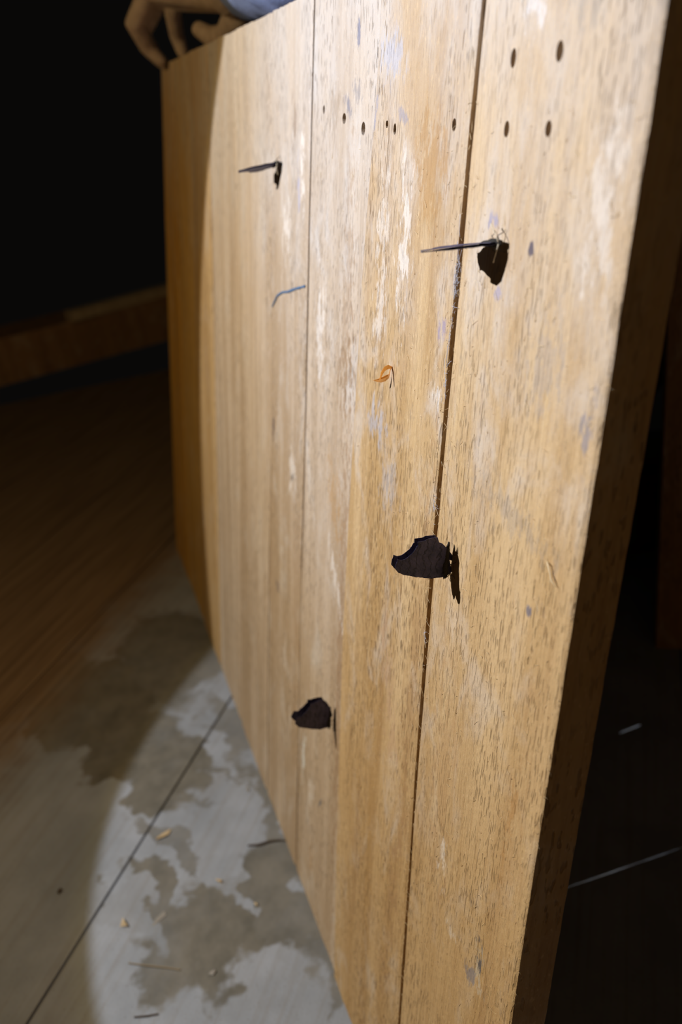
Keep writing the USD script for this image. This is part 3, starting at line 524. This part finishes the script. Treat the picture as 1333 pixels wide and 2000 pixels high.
face = [hd, m3.Manifold.batch_hull([sphere(headc + [0, -0.088, 0.015], 0.007), sphere(headc + [0, -0.105, -0.022], 0.011)]), m3.Manifold.batch_hull([sphere(headc + [-0.02, -0.088, -0.058], 0.006), sphere(headc + [0.02, -0.088, -0.058], 0.006)]),
        m3.Manifold.batch_hull([sphere(headc + [0, -0.062, -0.092], 0.026), sphere(headc + [0, -0.01, -0.07], 0.05)])]
for s in (-1, 1): face += [m3.Manifold.batch_hull([sphere(headc + [s * 0.075, 0.01, 0.02], 0.010), sphere(headc + [s * 0.072, 0.006, -0.03], 0.008)]), m3.Manifold.batch_hull([sphere(headc + [s * 0.015, -0.086, 0.022], 0.008), sphere(headc + [s * 0.048, -0.070, 0.022], 0.008)])]
rest = fuse(core + face, 0.012, 8)
A = m3.Manifold(m3.Mesh(hand.vertices.astype(np.float32), hand.faces.astype(np.uint32))); B = m3.Manifold(m3.Mesh(rest.vertices.astype(np.float32), rest.faces.astype(np.uint32)))
AB = (A + B) if A.status() == m3.Error.NoError and B.status() == m3.Error.NoError else join([hand, rest])
sk = Graph(); v = sk.add('texture_coordinate') + '.object'; nz = sk.noise(v, (90, 90, 90), (0, 0, 0), 4.0, 0.6)
c = sk.mixc(sk.range(nz, 0.3, 0.7), (0.46, 0.37, 0.31), (0.60, 0.49, 0.42)); bp = sk.add('bump', {'distance': 0.0008, 'strength': 0.6}, height=sk.noise(v, (600, 600, 600), (0, 0, 0), 3.0, 0.6)) + '.normal'
skin_m = sk.build('skin', sk.add('principled_bsdf', {'roughness': 0.55, 'subsurface_weight': 0.08, 'subsurface_scale': 0.004}, base_color=c, normal=bp) + '.BSDF')
part('body', clear(AB), skin_m, person, smooth=50)
cloth_m = simple('blue_cloth', (0.22, 0.29, 0.54), 0.85, bump=(700, 0.0006)); trouser_m = simple('dark_trousers', (0.045, 0.045, 0.055), 0.9, bump=(500, 0.0006)); hair_m = simple('dark_hair', (0.03, 0.02, 0.015), 0.6, bump=(400, 0.002)); boot_m = simple('dark_boots', (0.03, 0.025, 0.02), 0.6)
cuff = wr + (elbow - wr) * 0.36
fa = limb([(cuff + (elbow - cuff) * t, r) for t, r in ((0.0, 0.042), (0.25, 0.047), (0.5, 0.050), (0.75, 0.053), (1.0, 0.056))])
slv = m3.Manifold.batch_boolean(fa, m3.OpType.Add)
dcut = (elbow - wr) / np.linalg.norm(elbow - wr); slv = slv.trim_by_plane([float(x) for x in dcut], float(dcut @ (cuff + dcut * 0.004)))
shirt = limb([(np.array([0.13, 0.64, 0.50]), 0.137), (np.array([0.14, 0.60, 0.70]), 0.130), (np.array([0.165, 0.55, 0.95]), 0.134)]) + [m3.Manifold.batch_hull([sphere(shoulder, 0.058), sphere(sh_r, 0.058), sphere([0.165, 0.55, 0.93], 0.11), sphere(neck - [0, 0, 0.02], 0.06)])] + limb([(shoulder, 0.06), (elbow, 0.052)]) + limb([(sh_r, 0.06), (el_r, 0.052), (wr_r + [-0.02, 0.03, 0.05], 0.040)]) + [slv]
sm = fuse(shirt, 0.008, 5)
sm.vertices += (meshkit.noise(sm.vertices * np.array([40, 40, 55]), 3) - 0.5)[:, None] * sm.vertex_normals * 0.007
part('shirt', clear(sm), cloth_m, person, smooth=60, label='light blue rolled sleeve and top')
tr_l = []
for sx in (0.0, 0.17): tr_l += limb([(np.array([0.12, 0.66, 0.47]), 0.138), (np.array([sx + 0.03, 0.64, 0.44]), 0.105), (np.array([sx, 0.40, 0.085]), 0.072), (np.array([sx, 0.76, 0.072]), 0.054)])
part('trousers', fuse(tr_l, 0.012, 5), trouser_m, person, smooth=60)
for sx in (0.0, 0.17): part('boot', fuse(limb([(np.array([sx, 0.755, 0.075]), 0.056), (np.array([sx, 0.86, 0.062]), 0.052), (np.array([sx, 0.93, 0.045]), 0.040)]), 0.012, 5), boot_m, person, smooth=60)
hs = m3.Manifold.sphere(1, 48).scale([0.082, 0.100, 0.122]).translate(list(map(float, headc + [0, 0.012, 0.012]))).trim_by_plane([0.0, 0.62, 0.78], float(np.dot([0, 0.62, 0.78], headc + [0, -0.02, 0.025])))
part('hair', fuse([hs], 0.01, 3), hair_m, person, smooth=60)
for s in (-1, 1): part('eye', trimesh.creation.icosphere(2, 0.011).apply_translation(headc + [s * 0.031, -0.071, 0.005]), simple(f'eye_white_{s + 1}', (0.7, 0.68, 0.64), 0.2), person, smooth=True)
